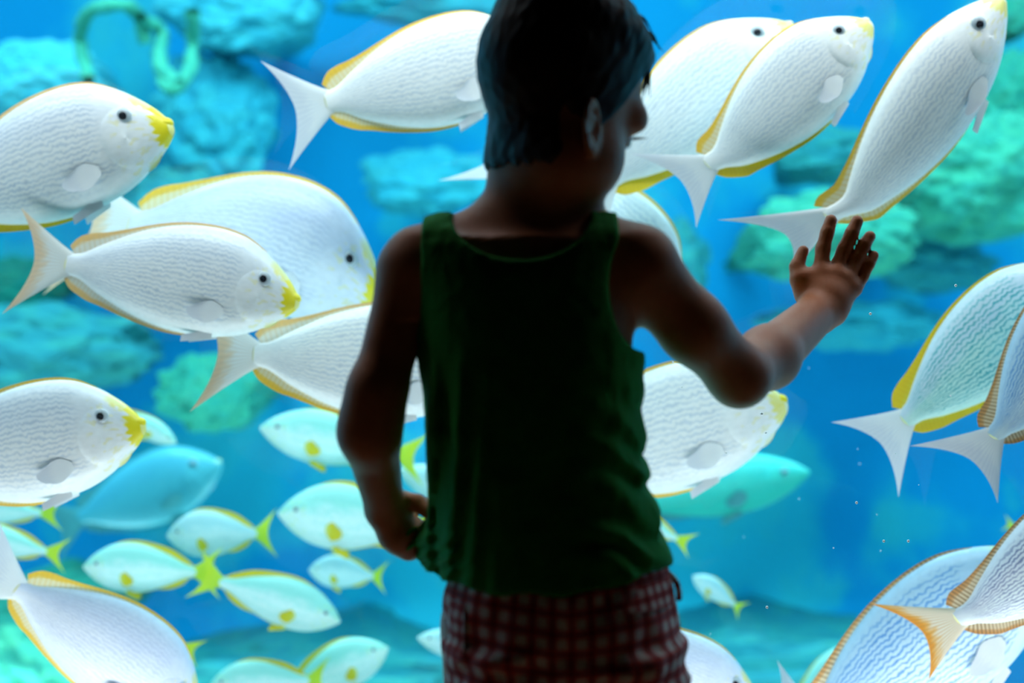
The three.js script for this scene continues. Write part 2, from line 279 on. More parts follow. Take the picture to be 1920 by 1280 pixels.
  if (o.shape !== 'slim' || o.mouth) { part('upper_lip', B3(new THREE.SphereGeometry(lr, 14, 10).scale(1.2, 0.8, 0.95).translate(0.982, 0.016, 0)), lip, root); part('lower_lip', B3(new THREE.SphereGeometry(lr * 0.9, 14, 10).scale(1.1, 0.7, 0.9).translate(0.972, -0.026, 0)), lip, root); }
  return tag(root, o.label, 'fish', o.group ?? 'large silver fish behind the glass');
}
const BIG = [
  { snout: [316, 226, 2.2], tail: [-130, 372, 2.28], tall: 1.06, arch: -0.12, dorsal: 'buff', anal: 'yellow', label: 'large silver fish at the upper left, yellow snout, cut off by the left edge' },
  { snout: [724, 528, 2.42], tail: [262, 372, 2.5], tall: 1.12, arch: -0.3, skin: 'lilac', dorsal: 'gold', anal: 'buff', tailFin: 'peach', label: 'lilac silver fish with a yellow back edge behind the middle left fish' },
  { snout: [558, 560, 2.15], tail: [128, 484, 2.2], tall: 1.02, arch: -0.08, dorsal: 'buff', tailFin: 'peach', label: 'whole silver fish facing right at the middle left, bright yellow snout' },
  { snout: [1010, 90, 2.3], tail: [612, 192, 2.3], tall: 1.12, skin: 'plain', dorsal: 'gold', tailSpan: 1.05, label: 'silver fish at the top whose head is hidden behind the boy\'s head' },
  { snout: [930, 690, 2.26], tail: [476, 664, 2.22], tall: 1.08, skin: 'plain', dorsal: 'buff', anal: 'gold', tailFin: 'peach', tailSpan: 1.05, label: 'silver fish behind the boy\'s left arm with a wide peach tail' },
  { snout: [1470, 752, 2.3], tail: [1010, 868, 2.36], tall: 1.12, arch: -0.05, skin: 'plain', dorsal: 'gold', anal: 'gold', label: 'silver fish with a yellow snout below the raised elbow' },
  { snout: [268, 800, 2.14], tail: [-170, 868, 2.2], tall: 1.06, dorsal: 'gold', anal: 'gold', label: 'large silver fish at the lower left edge with an open yellow mouth' },
  { snout: [372, 1330, 2.3], tail: [40, 1092, 2.26], tall: 1.06, arch: -0.1, skin: 'lilac', dorsal: 'gold', anal: 'gold', label: 'lilac silver fish diving at the bottom left corner' },
  { snout: [1262, 590, 2.46], tail: [1010, 300, 2.52], tall: 1.25, arch: -0.2, skin: 'plain', dorsal: 'gold', label: 'silver fish diving behind the boy\'s cheek and right shoulder' },
  { snout: [1480, 44, 2.36], tail: [1130, 330, 2.4], tall: 1.0, arch: -0.1, skin: 'plain', dorsal: 'gold', anal: 'yellow', lip: 'pale', label: 'silver fish beside the boy\'s forehead, partly covered by the next fish' },
  { snout: [1626, 40, 2.2], tail: [1330, 312, 2.24], tall: 1.06, arch: -0.06, skin: 'plain', dorsal: 'gold', anal: 'yellow', lip: 'pale', tailSpan: 1.05, swish: 0.3, label: 'silver fish rising to the upper right with a bright yellow belly fin' },
  { snout: [1880, 2, 2.16], tail: [1578, 424, 2.2], tall: 0.82, arch: 0.05, roll: 0.3, skin: 'plain', dorsal: 'gold', anal: 'gold', lip: 'pale', swish: 0.75, label: 'slim steeply rising silver fish above the raised hand' },
  { snout: [2020, 500, 2.2], tail: [1690, 782, 2.24], tall: 1.02, arch: -0.06, skin: 'teal', dorsal: 'yellow', anal: 'yellow', label: 'teal striped fish at the right edge with a yellow back fin' },
  { snout: [2100, 480, 2.1], tail: [1868, 822, 2.12], tall: 1.0, skin: 'blue', dorsal: 'ray', anal: 'ray', tailSpan: 1.1, swish: 0.2, label: 'blue striped fish cut off by the right edge with a white forked tail' },
  { snout: [1960, 1040, 2.2], tail: [1500, 1400, 2.26], tall: 1.0, arch: -0.05, skin: 'blue', dorsal: 'ray', anal: 'buff', label: 'blue striped fish at the bottom right behind the orange tail' },
  { snout: [2180, 900, 2.06], tail: [1800, 1168, 2.1], tall: 0.95, skin: 'violet', dorsal: 'ray', anal: 'ray', tailFin: 'orange', tailSpan: 0.95, swish: 0.25, label: 'violet striped fish with an orange edged tail in the bottom right corner' },
  { snout: [1420, 1310, 2.3], tail: [1080, 1190, 2.34], tall: 0.95, arch: -0.1, skin: 'lilac', dorsal: 'gold', label: 'silver fish with yellow outline low beside the right leg of the shorts' },
  { snout: [1760, 1420, 2.3], tail: [1500, 1312, 2.34], tall: 0.9, skin: 'pale', label: 'white tail tip of a fish at the bottom edge right of centre' },
  { snout: [960, 1420, 2.3], tail: [640, 1372, 2.34], tall: 1.0, skin: 'pale', dorsal: 'gold', label: 'fish back with a yellow edge at the bottom beside the left leg of the shorts' },
];
BIG.forEach(fish);
const SMALL = [
  { snout: [490, 802, 3.1], tail: [745, 850, 3.1], skin: 'mint', tall: 1.2, label: 'small mint fish behind the left elbow, facing left' },
  { snout: [524, 962, 3.0], tail: [790, 985, 3.0], skin: 'mint', tall: 1.45, label: 'small mint fish facing left beside the left wrist' },
  { snout: [314, 1004, 3.1], tail: [482, 1000, 3.1], skin: 'white', tall: 1.65, label: 'small white fish with a yellow tail, upper of the pair at the lower left' },
  { snout: [158, 1062, 3.0], tail: [368, 1072, 3.0], skin: 'mint', tall: 1.4, label: 'small mint fish with yellow tail, lower of the left facing pair' },
  { snout: [636, 1164, 2.95], tail: [412, 1090, 2.95], skin: 'mint', tall: 1.25, label: 'small mint fish facing right below the left hand' },
  { snout: [-90, 1000, 3.0], tail: [88, 1034, 3.0], skin: 'mint', tall: 1.1, label: 'small fish cut off by the left edge with a lemon yellow tail' },
  { snout: [-110, 950, 3.2], tail: [78, 962, 3.2], skin: 'mint', label: 'small yellow tail just under the lower left big fish' },
  { snout: [190, 1150, 2.9], tail: [345, 1212, 2.9], skin: 'white', label: 'small fish with a yellow tail behind the diving lilac fish' },
  { snout: [395, 1285, 3.0], tail: [580, 1275, 3.0], skin: 'mint', tall: 1.4, label: 'small mint fish at the bottom edge left of the boy' },
  { snout: [726, 1215, 3.1], tail: [545, 1290, 3.1], skin: 'mint', tall: 1.45, label: 'small mint fish rising from the bottom edge left of the boy' },
  { snout: [580, 1068, 3.3], tail: [700, 1080, 3.3], skin: 'white', tall: 1.6, label: 'round pale fish below the left hand' },
  { snout: [784, 1195, 3.1], tail: [960, 1230, 3.1], skin: 'white', label: 'pale fish head showing left of the shorts' },
  { snout: [748, 880, 3.2], tail: [940, 960, 3.2], skin: 'white', label: 'pale fish seen between the left arm and the shirt' },
  { snout: [1130, 950, 3.0], tail: [1270, 1010, 3.0], skin: 'mint', label: 'yellow tailed fish coming out from behind the right side of the shirt' },
  { snout: [1300, 1080, 3.3], tail: [1378, 1134, 3.3], skin: 'white', tall: 1.3, label: 'tiny pale fish with a yellow tail right of the shorts' },
  { snout: [330, 830, 3.2], tail: [212, 770, 3.2], skin: 'mint', tailFin: 'white', label: 'pale tail sticking up behind the open mouthed fish' },
  { snout: [1990, 1010, 3.2], tail: [1900, 985, 3.2], skin: 'mint', label: 'tiny yellow tail tip at the right edge' },
  { snout: [1590, 1210, 3.2], tail: [1490, 1330, 3.2], skin: 'mint', tailFin: 'white', label: 'pale mint fish at the bottom edge behind the blue striped fish' },
];
SMALL.forEach((o) => fish({ name: 'yellowtail_fish', shape: 'slim', dorsal: 'yellow', anal: 'yellow', tailFin: 'lemon', pectoral: 'yellow', group: 'small yellow tailed fish further back', ...o }));
fish({ name: 'dusky_fish', snout: [412, 870, 4.6], tail: [150, 970, 4.7], skin: 'dusk', dorsal: 'dusk', tailFin: 'dusk', pectoral: 'dusk', lip: 'pale', group: 'blurred fish far back', label: 'dim blurred fish above the small white fish at the left' });
fish({ name: 'jade_fish', snout: [1515, 885, 4.0], tail: [1180, 950, 4.1], shape: 'slim', skin: 'jade', dorsal: 'dusk', tailFin: 'dusk', pectoral: 'dusk', group: 'blurred fish far back', label: 'blurred jade green fish beneath the raised elbow' });
{ // specks drifting in the water
  const gs = []; for (let i = 0; i < 26; i++) gs.push(new THREE.SphereGeometry(0.0007 + rnd() * 0.0008, 8, 6).translate(...at(1250 + rnd() * 640, 480 + rnd() * 760, 2.02 + rnd() * 0.9).toArray()));
  for (const [u, v] of [[1428, 775], [1792, 535], [1632, 588], [1606, 942], [1657, 1014], [1703, 1014], [1438, 1138]]) gs.push(new THREE.SphereGeometry(0.0017, 10, 8).translate(...at(u, v, 2.05).toArray()));
  tag(top('drifting_specks', mergeGeometries(gs), std({ color: 0xf2fbff, roughness: 0.5 })), 'tiny white specks drifting in the water', 'specks', null, 'stuff');
}

// ---------------------------------------------------------------- the boy: distance fields turned into meshes
function meshField(f, lo, hi, h) {                   // surface nets on a grid of cells h wide, sampled only near the surface
  const n = [0, 1, 2].map((k) => Math.ceil((hi[k] - lo[k]) / h) + 1), [nx, ny, nz] = n, F = new Float32Array(nx * ny * nz).fill(9), Bk = 6, id = (i, j, k) => (k * ny + j) * nx + i;
  for (let k = 0; k < nz; k += Bk) for (let j = 0; j < ny; j += Bk) for (let i = 0; i < nx; i += Bk) {
    const c = f(lo[0] + (i + Bk / 2) * h, lo[1] + (j + Bk / 2) * h, lo[2] + (k + Bk / 2) * h), far = Math.abs(c) > Bk * h * 1.25;
    for (let z = k; z < Math.min(k + Bk, nz); z++) for (let y = j; y < Math.min(j + Bk, ny); y++) for (let x = i; x < Math.min(i + Bk, nx); x++) F[id(x, y, z)] = far ? c : f(lo[0] + x * h, lo[1] + y * h, lo[2] + z * h);
  }
  const V = new Int32Array(nx * ny * nz).fill(-1), pos = [], idx = [];
  const E = [[0, 0, 0, 1, 0, 0], [0, 1, 0, 1, 1, 0], [0, 0, 1, 1, 0, 1], [0, 1, 1, 1, 1, 1], [0, 0, 0, 0, 1, 0], [1, 0, 0, 1, 1, 0], [0, 0, 1, 0, 1, 1], [1, 0, 1, 1, 1, 1], [0, 0, 0, 0, 0, 1], [1, 0, 0, 1, 0, 1], [0, 1, 0, 0, 1, 1], [1, 1, 0, 1, 1, 1]];
  for (let k = 0; k < nz - 1; k++) for (let j = 0; j < ny - 1; j++) for (let i = 0; i < nx - 1; i++) {
    const s = F[id(i, j, k)] < 0; let same = true;
    for (let q = 1; q < 8 && same; q++) same = (F[id(i + (q & 1), j + (q >> 1 & 1), k + (q >> 2))] < 0) === s;
    if (same) continue;
    let x = 0, y = 0, z = 0, m = 0;
    for (const e of E) { const a = F[id(i + e[0], j + e[1], k + e[2])], b = F[id(i + e[3], j + e[4], k + e[5])]; if ((a < 0) !== (b < 0)) { const t = a / (a - b); x += e[0] + t * (e[3] - e[0]); y += e[1] + t * (e[4] - e[1]); z += e[2] + t * (e[5] - e[2]); m++; } }
    V[id(i, j, k)] = pos.length / 3; pos.push(lo[0] + (i + x / m) * h, lo[1] + (j + y / m) * h, lo[2] + (k + z / m) * h);
  }
  const quad = (a, b, c, d, turn) => { if (a < 0 || b < 0 || c < 0 || d < 0) return; turn ? idx.push(a, c, b, a, d, c) : idx.push(a, b, c, a, c, d); };
  for (let k = 1; k < nz - 1; k++) for (let j = 1; j < ny - 1; j++) for (let i = 1; i < nx - 1; i++) {
    const a = F[id(i, j, k)] < 0;
    if (a !== F[id(i + 1, j, k)] < 0) quad(V[id(i, j - 1, k - 1)], V[id(i, j, k - 1)], V[id(i, j, k)], V[id(i, j - 1, k)], !a);
    if (a !== F[id(i, j + 1, k)] < 0) quad(V[id(i - 1, j, k - 1)], V[id(i - 1, j, k)], V[id(i, j, k)], V[id(i, j, k - 1)], !a);
    if (a !== F[id(i, j, k + 1)] < 0) quad(V[id(i - 1, j - 1, k)], V[id(i, j - 1, k)], V[id(i, j, k)], V[id(i - 1, j, k)], !a);
  }
  const g = new THREE.BufferGeometry(); g.setAttribute('position', new THREE.Float32BufferAttribute(pos, 3)); g.setIndex(idx); g.computeVertexNormals(); return g;
}
const smin = (a, b, k) => { const h = Math.max(k - Math.abs(a - b), 0) / k; return Math.min(a, b) - h * h * k * 0.25; };
const smax = (a, b, k) => -smin(-a, -b, k);
const cone = (A, B, ra, rb) => {                     // tapered capsule
  const bx = B.x - A.x, by = B.y - A.y, bz = B.z - A.z, q = 1 / (bx * bx + by * by + bz * bz + 1e-9);
  return (x, y, z) => { const px = x - A.x, py = y - A.y, pz = z - A.z, t = clamp((px * bx + py * by + pz * bz) * q); return Math.hypot(px - t * bx, py - t * by, pz - t * bz) - mix(ra, rb, t); };
};
const ball = (x, y, z, c, rx, ry, rz) => { const a = (x - c.x) / rx, b = (y - c.y) / ry, d = (z - c.z) / rz, k = Math.hypot(a, b, d), g = Math.hypot(a / rx, b / ry, d / rz); return g < 1e-6 ? -Math.min(rx, ry, rz) : k * (k - 1) / g; };
const BD = 1.6, PX = BD / FOCAL, YV = (v) => EYE + (640 - v) * PX, XU = (u) => (u - 960) * PX;   // the boy stands 1.6 m ahead; PX metres to a pixel there
// trunk of elliptical rings: rows of [v, left u, right u, half depth]
function rings(rows, power = 2.2) {
  const y = rows.map((r) => YV(r[0])).reverse(), L = curve(rows.map((r) => [YV(r[0]), XU(r[1])]).reverse()), R = curve(rows.map((r) => [YV(r[0]), XU(r[2])]).reverse()), D = curve(rows.map((r) => [YV(r[0]), r[3]]).reverse());
  const y0 = y[0], y1 = y[y.length - 1];
  return (px, py, pz) => {
    const q = clamp(py, y0, y1), l = L(q), r = R(q), b = D(q), a = (r - l) / 2, cx = (l + r) / 2, X = Math.abs(px - cx) / a, Z = Math.abs(pz + BD) / b;
    const d = (Math.pow(Math.pow(X, power) + Math.pow(Z, power), 1 / power) - 1) * Math.min(a, b) * (X > Z ? 1.0 : 0.95), o = Math.max(y0 - py, py - y1);
    return o > 0 ? Math.hypot(Math.max(d, 0), o) : Math.max(d, o);
  };
}
const trunkRows = rings([[450, 800, 1190, 0.05], [500, 780, 1195, 0.058], [560, 792, 1190, 0.064], [640, 806, 1186, 0.07], [760, 818, 1176, 0.074], [900, 836, 1180, 0.078], [1000, 850, 1210, 0.082], [1100, 856, 1236, 0.084], [1200, 862, 1240, 0.082], [1240, 880, 1228, 0.07]]);
const trap = [cone(at(935, 432, 1.61), at(792, 482, 1.6), 0.030, 0.025), cone(at(1070, 432, 1.61), at(1186, 482, 1.6), 0.030, 0.026)];
const chestTop = (x, y, z) => { let d = trunkRows(x, y, z); for (const f of trap) d = smin(d, f(x, y, z), 0.035); return d; };
// head frame: turned to his right and bowed
const HC = at(1046, 172, BD), yaw = 0.92, pitch = 0.48;
const hf = new THREE.Vector3(Math.sin(yaw) * Math.cos(pitch), -Math.sin(pitch), -Math.cos(yaw) * Math.cos(pitch)), hs = new THREE.Vector3().crossVectors(hf, new THREE.Vector3(0, 1, 0)).normalize(), hu = new THREE.Vector3().crossVectors(hs, hf);
const headPoint = (F, U, S) => HC.clone().addScaledVector(hf, F).addScaledVector(hu, U).addScaledVector(hs, S);
const inHead = (x, y, z) => { const a = x - HC.x, b = y - HC.y, c = z - HC.z; return { x: a * hf.x + b * hf.y + c * hf.z, y: a * hu.x + b * hu.y + c * hu.z, z: a * hs.x + b * hs.y + c * hs.z }; };
const P3 = (x, y, z) => ({ x, y, z });
const skull = (q) => ball(q.x, q.y, q.z, P3(-0.006, 0.022, 0), 0.082, 0.08, 0.067);
const noseA = cone(P3(0.078, -0.012, 0), P3(0.088, -0.034, 0), 0.007, 0.0095), noseB = cone(P3(0.084, -0.036, -0.009), P3(0.084, -0.036, 0.009), 0.0065, 0.0065), lipA = cone(P3(0.078, -0.056, -0.013), P3(0.078, -0.056, 0.013), 0.0058, 0.0058), lipB = cone(P3(0.076, -0.065, -0.011), P3(0.076, -0.065, 0.011), 0.006, 0.006), brow = cone(P3(0.066, 0.006, -0.036), P3(0.066, 0.006, 0.036), 0.014, 0.014);
function earField(q, s) {                            // helix rim, bowl and lobe, standing off the head
  const K = 0.78, z = (q.z * s - (s > 0 ? 0.064 : 0.05)) / K, tx = (q.x - 0.003) / K, ty = (q.y + 0.045) / K, a = 0.42, x = tx * Math.cos(a) + ty * Math.sin(a), y = -tx * Math.sin(a) + ty * Math.cos(a);
  if (Math.hypot(x, y, z) > 0.06) return 0.03;
  const lift = z - 0.004 + (s > 0 ? 0.5 : 0.15) * x, e = Math.hypot(x / 0.0165, (y - 0.001) / 0.0275), rim = Math.hypot((e - 1) * 0.017, lift - 0.006) - 0.0036, bowl = Math.max((e - 1) * 0.0165, Math.abs(lift - 0.001) - 0.0026);
  const lobe = Math.hypot(x - 0.004, y + 0.026, lift - 0.004) - 0.0062, inner = Math.hypot((Math.hypot((x - 0.003) / 0.009, (y + 0.003) / 0.015) - 1) * 0.01, lift - 0.004) - 0.0026;
  return K * smin(smin(smin(rim, bowl, 0.004), lobe, 0.005), inner, 0.004);
}
function headField(x, y, z, bare) {
  const q = inHead(x, y, z), r = Math.hypot(q.x, q.y, q.z); if (r > 0.19) return r - 0.15;
  let d = skull(q);
  d = smin(d, ball(q.x, q.y, q.z, P3(0.027, -0.048, 0), 0.056, 0.066, 0.054), 0.03);
  const az = Math.abs(q.z);
  d = smin(d, Math.hypot(q.x - 0.037, q.y + 0.054, az - 0.031) - 0.034, 0.02);
  d = smin(d, Math.hypot(q.x - 0.052, q.y + 0.09, q.z) - 0.018, 0.03);
  d = smin(d, Math.hypot(q.x - 0.01, q.y + 0.07, az - 0.034) - 0.018, 0.03);
  d = smin(d, brow(q.x, q.y, q.z), 0.02);
  d = smax(d, 0.0145 - Math.hypot(q.x - 0.087, q.y + 0.014, az - 0.03), 0.012);
  d = smin(d, noseA(q.x, q.y, q.z), 0.012); d = smin(d, noseB(q.x, q.y, q.z), 0.006);
  d = smin(d, lipA(q.x, q.y, q.z), 0.006); d = smin(d, lipB(q.x, q.y, q.z), 0.005);
  if (bare) return d;
  d = smin(d, earField(q, 1), 0.006); d = smin(d, earField(q, -1), 0.006);
  return d;
}
const neck = cone(at(1012, 270, 1.612), at(1000, 440, 1.612), 0.041, 0.046);
// arms: [from, to, radii]
const limb = [
  cone(at(768, 520, 1.6), at(706, 745, 1.58), 0.0285, 0.0245), cone(at(704, 735, 1.58), at(692, 812, 1.585), 0.0245, 0.0255), cone(at(693, 808, 1.585), at(722, 955, 1.655), 0.0265, 0.0185),   // his left arm
  cone(at(1208, 508, 1.6), at(1300, 615, 1.625), 0.0325, 0.030), cone(at(1300, 615, 1.625), at(1388, 706, 1.665), 0.030, 0.0285), cone(at(1384, 704, 1.665), at(1440, 670, 1.735), 0.0275, 0.029), cone(at(1440, 670, 1.735), at(1529, 590, 1.856), 0.029, 0.0225),   // his right arm
];
const leg = [cone(at(950, 1180, 1.6), P3(-0.012, 0.29, -1.6), 0.062, 0.042), cone(P3(-0.012, 0.29, -1.6), P3(-0.014, 0.07, -1.59), 0.042, 0.027), cone(at(1150, 1180, 1.6), P3(0.105, 0.29, -1.6), 0.062, 0.042), cone(P3(0.105, 0.29, -1.6), P3(0.107, 0.07, -1.59), 0.042, 0.027),
  cone(P3(-0.014, 0.034, -1.575), P3(-0.03, 0.026, -1.69), 0.032, 0.026), cone(P3(0.107, 0.034, -1.575), P3(0.125, 0.026, -1.69), 0.032, 0.026)];
const chain = (pts, r0, r1) => pts.slice(1).map((p, i) => cone(at(...pts[i]), at(...p), mix(r0, r1, i / (pts.length - 1)), mix(r0, r1, (i + 1) / (pts.length - 1))));
const palmR = [cone(at(1510, 524, 1.878), at(1540, 568, 1.872), 0.0125, 0.0165), cone(at(1543, 519, 1.878), at(1545, 575, 1.87), 0.0135, 0.0165), cone(at(1573, 522, 1.878), at(1553, 578, 1.87), 0.013, 0.0165), cone(at(1592, 540, 1.878), at(1562, 582, 1.87), 0.0115, 0.015), cone(at(1550, 562, 1.87), at(1530, 590, 1.86), 0.019, 0.0205)];
const fingersR = [
  chain([[1540, 502, 1.88], [1543, 466, 1.886], [1551, 436, 1.888], [1558, 413, 1.891]], 0.0088, 0.007),
  chain([[1568, 506, 1.88], [1583, 468, 1.886], [1597, 438, 1.888], [1607, 415, 1.891]], 0.0088, 0.007),
  chain([[1590, 518, 1.88], [1607, 484, 1.886], [1620, 460, 1.888], [1631, 443, 1.891]], 0.0084, 0.0066),
  chain([[1604, 542, 1.88], [1618, 516, 1.886], [1629, 495, 1.888], [1638, 479, 1.891]], 0.0074, 0.006),
  chain([[1508, 552, 1.874], [1498, 524, 1.876], [1494, 500, 1.882], [1506, 470, 1.888]], 0.0115, 0.0064),
];
const palmL = [cone(at(722, 955, 1.655), at(752, 1000, 1.668), 0.0185, 0.02), cone(at(752, 1000, 1.668), at(768, 1028, 1.672), 0.020, 0.012)];
const fingersL = [
  chain([[748, 956, 1.668], [772, 944, 1.68], [795, 948, 1.685], [818, 968, 1.68]], 0.0095, 0.0075),
  chain([[760, 985, 1.675], [790, 990, 1.69], [812, 1000, 1.69], [826, 1012, 1.68]], 0.0088, 0.0072),
  chain([[764, 1000, 1.675], [794, 1008, 1.688], [814, 1018, 1.686], [822, 1030, 1.676]], 0.0086, 0.007),
  chain([[766, 1014, 1.67], [788, 1026, 1.682], [804, 1034, 1.68], [808, 1042, 1.67]], 0.008, 0.0065),
  chain([[738, 950, 1.65], [760, 940, 1.655], [784, 942, 1.65], [806, 962, 1.64]], 0.0105, 0.0072),
];
const near = (pts, r) => { const c = new THREE.Vector3(); pts.forEach((p) => c.add(p)); c.multiplyScalar(1 / pts.length); return (x, y, z) => Math.hypot(x - c.x, y - c.y, z - c.z) - r; };
const nearR = near([at(1560, 510, 1.875)], 0.1), nearL = near([at(775, 990, 1.67)], 0.085);
function handField(x, y, z, palm, fingers, k) { let d = 9; for (const f of palm) d = smin(d, f(x, y, z), 0.012); let e = 9; for (const c of fingers) { let g = 9; for (const f of c) g = smin(g, f(x, y, z), 0.003); e = Math.min(e, g); } return smin(d, e, k); }
function bodyField(x, y, z) {
  let d = chestTop(x, y, z);
  d = smin(d, neck(x, y, z), 0.03);
  const h = headField(x, y, z); d = smin(d, h, h < 0.03 ? 0.016 : 0.001);
  let aL = smin(smin(limb[0](x, y, z), limb[1](x, y, z), 0.02), limb[2](x, y, z), 0.02), aR = smin(smin(limb[3](x, y, z), limb[4](x, y, z), 0.02), smin(limb[5](x, y, z), limb[6](x, y, z), 0.02), 0.016);
  const nl = nearL(x, y, z), nr = nearR(x, y, z);
  aL = smin(aL, nl > 0.02 ? nl : handField(x, y, z, palmL, fingersL, 0.008), 0.008); aR = smin(aR, nr > 0.02 ? nr : handField(x, y, z, palmR, fingersR, 0.006), 0.008);
  d = smin(d, aL, y > YV(600) ? 0.03 : 0.004); d = smin(d, aR, y > YV(640) ? 0.024 : 0.004);
  for (let i = 0; i < 6; i++) d = smin(d, leg[i](x, y, z), 0.02);
  return Math.max(d, 0.001 - y);
}
const skinTex = dataTexture(256, 256, (u, v, i, j) => { const n = noise(i * 0.3, j * 0.3, 1) * 3 + fbm(i * 0.03, j * 0.03, 6) * 10; return [204 + n, 124 + n, 80 + n]; });
const planarUV = (g, k) => { const p = g.attributes.position, uv = new Float32Array(p.count * 2); for (let i = 0; i < p.count; i++) { uv[i * 2] = p.getX(i) * k; uv[i * 2 + 1] = (p.getY(i) + p.getZ(i) * 0.5) * k; } g.setAttribute('uv', new THREE.BufferAttribute(uv, 2)); return g; };
const boy = group('person', new THREE.Vector3(XU(1010), 0, -BD));
const home = (g) => g.translate(-boy.position.x, -boy.position.y, -boy.position.z);
tag(boy, 'small child in green tank top and red plaid shorts, seen from behind, right hand raised', 'person');
const bx = (u0, v0, u1, v1, z0, z1) => [[XU(u0), YV(v1), z0], [XU(u1), YV(v0), z1]];
part('body', home(planarUV(meshField(bodyField, [-0.19, -0.01, -1.9], [0.41, 1.16, -1.49], 0.003), 4)), std({ map: skinTex, roughness: 0.5 }), boy);
{ // eyes under the brow (turned away from the camera)
  for (const s of [-1, 1]) {
    const e = part('eye', home(new THREE.SphereGeometry(0.0105, 20, 14).translate(...headPoint(0.0665, -0.014, s * 0.029).toArray())), std({ color: 0xf2f0ec, roughness: 0.2 }), boy);
    part('iris', home(new THREE.SphereGeometry(0.0056, 14, 10).translate(...headPoint(0.0728, -0.0145, s * 0.0295).toArray())), std({ color: 0x3a2416, roughness: 0.15 }), e);
    const gs = []; for (let i = 0; i < 7; i++) { const t = (i - 3) / 3, a = headPoint(0.074, -0.0085, s * 0.029 + t * 0.009), b = headPoint(0.0835, -0.0045, s * 0.031 + t * 0.0135); gs.push(new THREE.TubeGeometry(new THREE.LineCurve3(a, b), 2, 0.0004, 5)); }
    part('eyelashes', home(mergeGeometries(gs)), std({ color: 0x140e0a, roughness: 0.8 }), boy).userData.kind = 'stuff';
  }
}
{ // hair: cropped sides, longer on top with tufts and a fringe
  const hairField = (x, y, z) => {
    const q = inHead(x, y, z), s = smin(neck(x, y, z), headField(x, y, z, true), 0.017); if (Math.abs(s) > 0.05) return s - 0.01;
    const topness = sstep(0.03, 0.075, q.y), grain = 0.0008 * noise(q.x * 90, q.y * 40, q.z * 90) + 0.002 * topness * fbm(q.x * 40, q.y * 25, q.z * 60, 2);
    let d = s - 0.0035 - 0.009 * topness - grain;
    const fw = (x - HC.x) * Math.sin(yaw) - (z - HC.z) * Math.cos(yaw);
    const line = q.x > 0.015 ? mix(-0.036, 0.062, sstep(0.015, 0.062, q.x)) + 0.004 * noise(q.z * 80, q.x * 50, 2) : mix(-0.036, -0.12, sstep(-0.034, -0.046, fw)) + 0.003 * noise(q.z * 90, q.x * 90, 5);
    d = smax(d, line - q.y, 0.006); d = smax(d, HC.y - 0.072 + 0.004 * noise(x * 90, 3, z * 90) - y, 0.006);
    return d;
  };
  const mHair = std({ color: 0x17100c, roughness: 0.55 });
  const hair = part('hair', home(planarUV(meshField(hairField, [HC.x - 0.115, HC.y - 0.15, HC.z - 0.115], [HC.x + 0.115, HC.y + 0.125, HC.z + 0.115], 0.0022), 4)), mHair, boy);
  const lock = (pts, r) => { const c = new THREE.CatmullRomCurve3(pts), g = new THREE.TubeGeometry(c, 10, r, 6), p = g.attributes.position; for (let i = 0; i <= 10; i++) { const q = c.getPoint(i / 10), k = 1 - 0.92 * (i / 10) ** 1.4; for (let j = 0; j < 7; j++) { const n = i * 7 + j; p.setXYZ(n, mix(q.x, p.getX(n), k), mix(q.y, p.getY(n), k), mix(q.z, p.getZ(n), k)); } } return g; };
  const gs = [];
  for (let i = 0; i < 150; i++) {                   // tufts on top, brushed forward; those at the crown stand up
    const a = rnd() * 6.283, r = Math.sqrt(rnd()), F = -0.012 + 0.066 * r * Math.cos(a), S = 0.052 * r * Math.sin(a), U = 0.022 + 0.08 * Math.sqrt(Math.max(0.05, 1 - ((F + 0.006) / 0.086) ** 2 - (S / 0.07) ** 2));
    const crown = sstep(0.01, -0.045, F), l = 0.014 + rnd() * 0.014, j = () => (rnd() - 0.5) * 0.012;
    gs.push(lock([headPoint(F, U + 0.002, S), headPoint(F + l * 0.5 * (1 - crown) + j() * 0.5, U + 0.010 + 0.006 * crown, S + j() * 0.5), headPoint(F + l * (1.3 - 2.0 * crown) + j(), U + 0.006 + 0.018 * crown * rnd(), S + j())], 0.0022 + rnd() * 0.0015));
  }
  for (let i = 0; i < 34; i++) {                    // fringe falling over the forehead
    const S = -0.045 + 0.09 * i / 33 + (rnd() - 0.5) * 0.006, k = 1 - (S / 0.075) ** 2, F = 0.052 * Math.sqrt(k), l = 0.6 + rnd() * 0.8;
    gs.push(lock([headPoint(F - 0.012, 0.088 * Math.sqrt(k) + 0.008, S), headPoint(F + 0.012, 0.076 * k + 0.006, S), headPoint(F + 0.022 + 0.004 * rnd(), 0.074 * k - 0.022 * l, S + (rnd() - 0.5) * 0.012)], 0.0024));
  }
  part('hair_locks', home(mergeGeometries(gs)), mHair, hair).userData.kind = 'stuff';
}
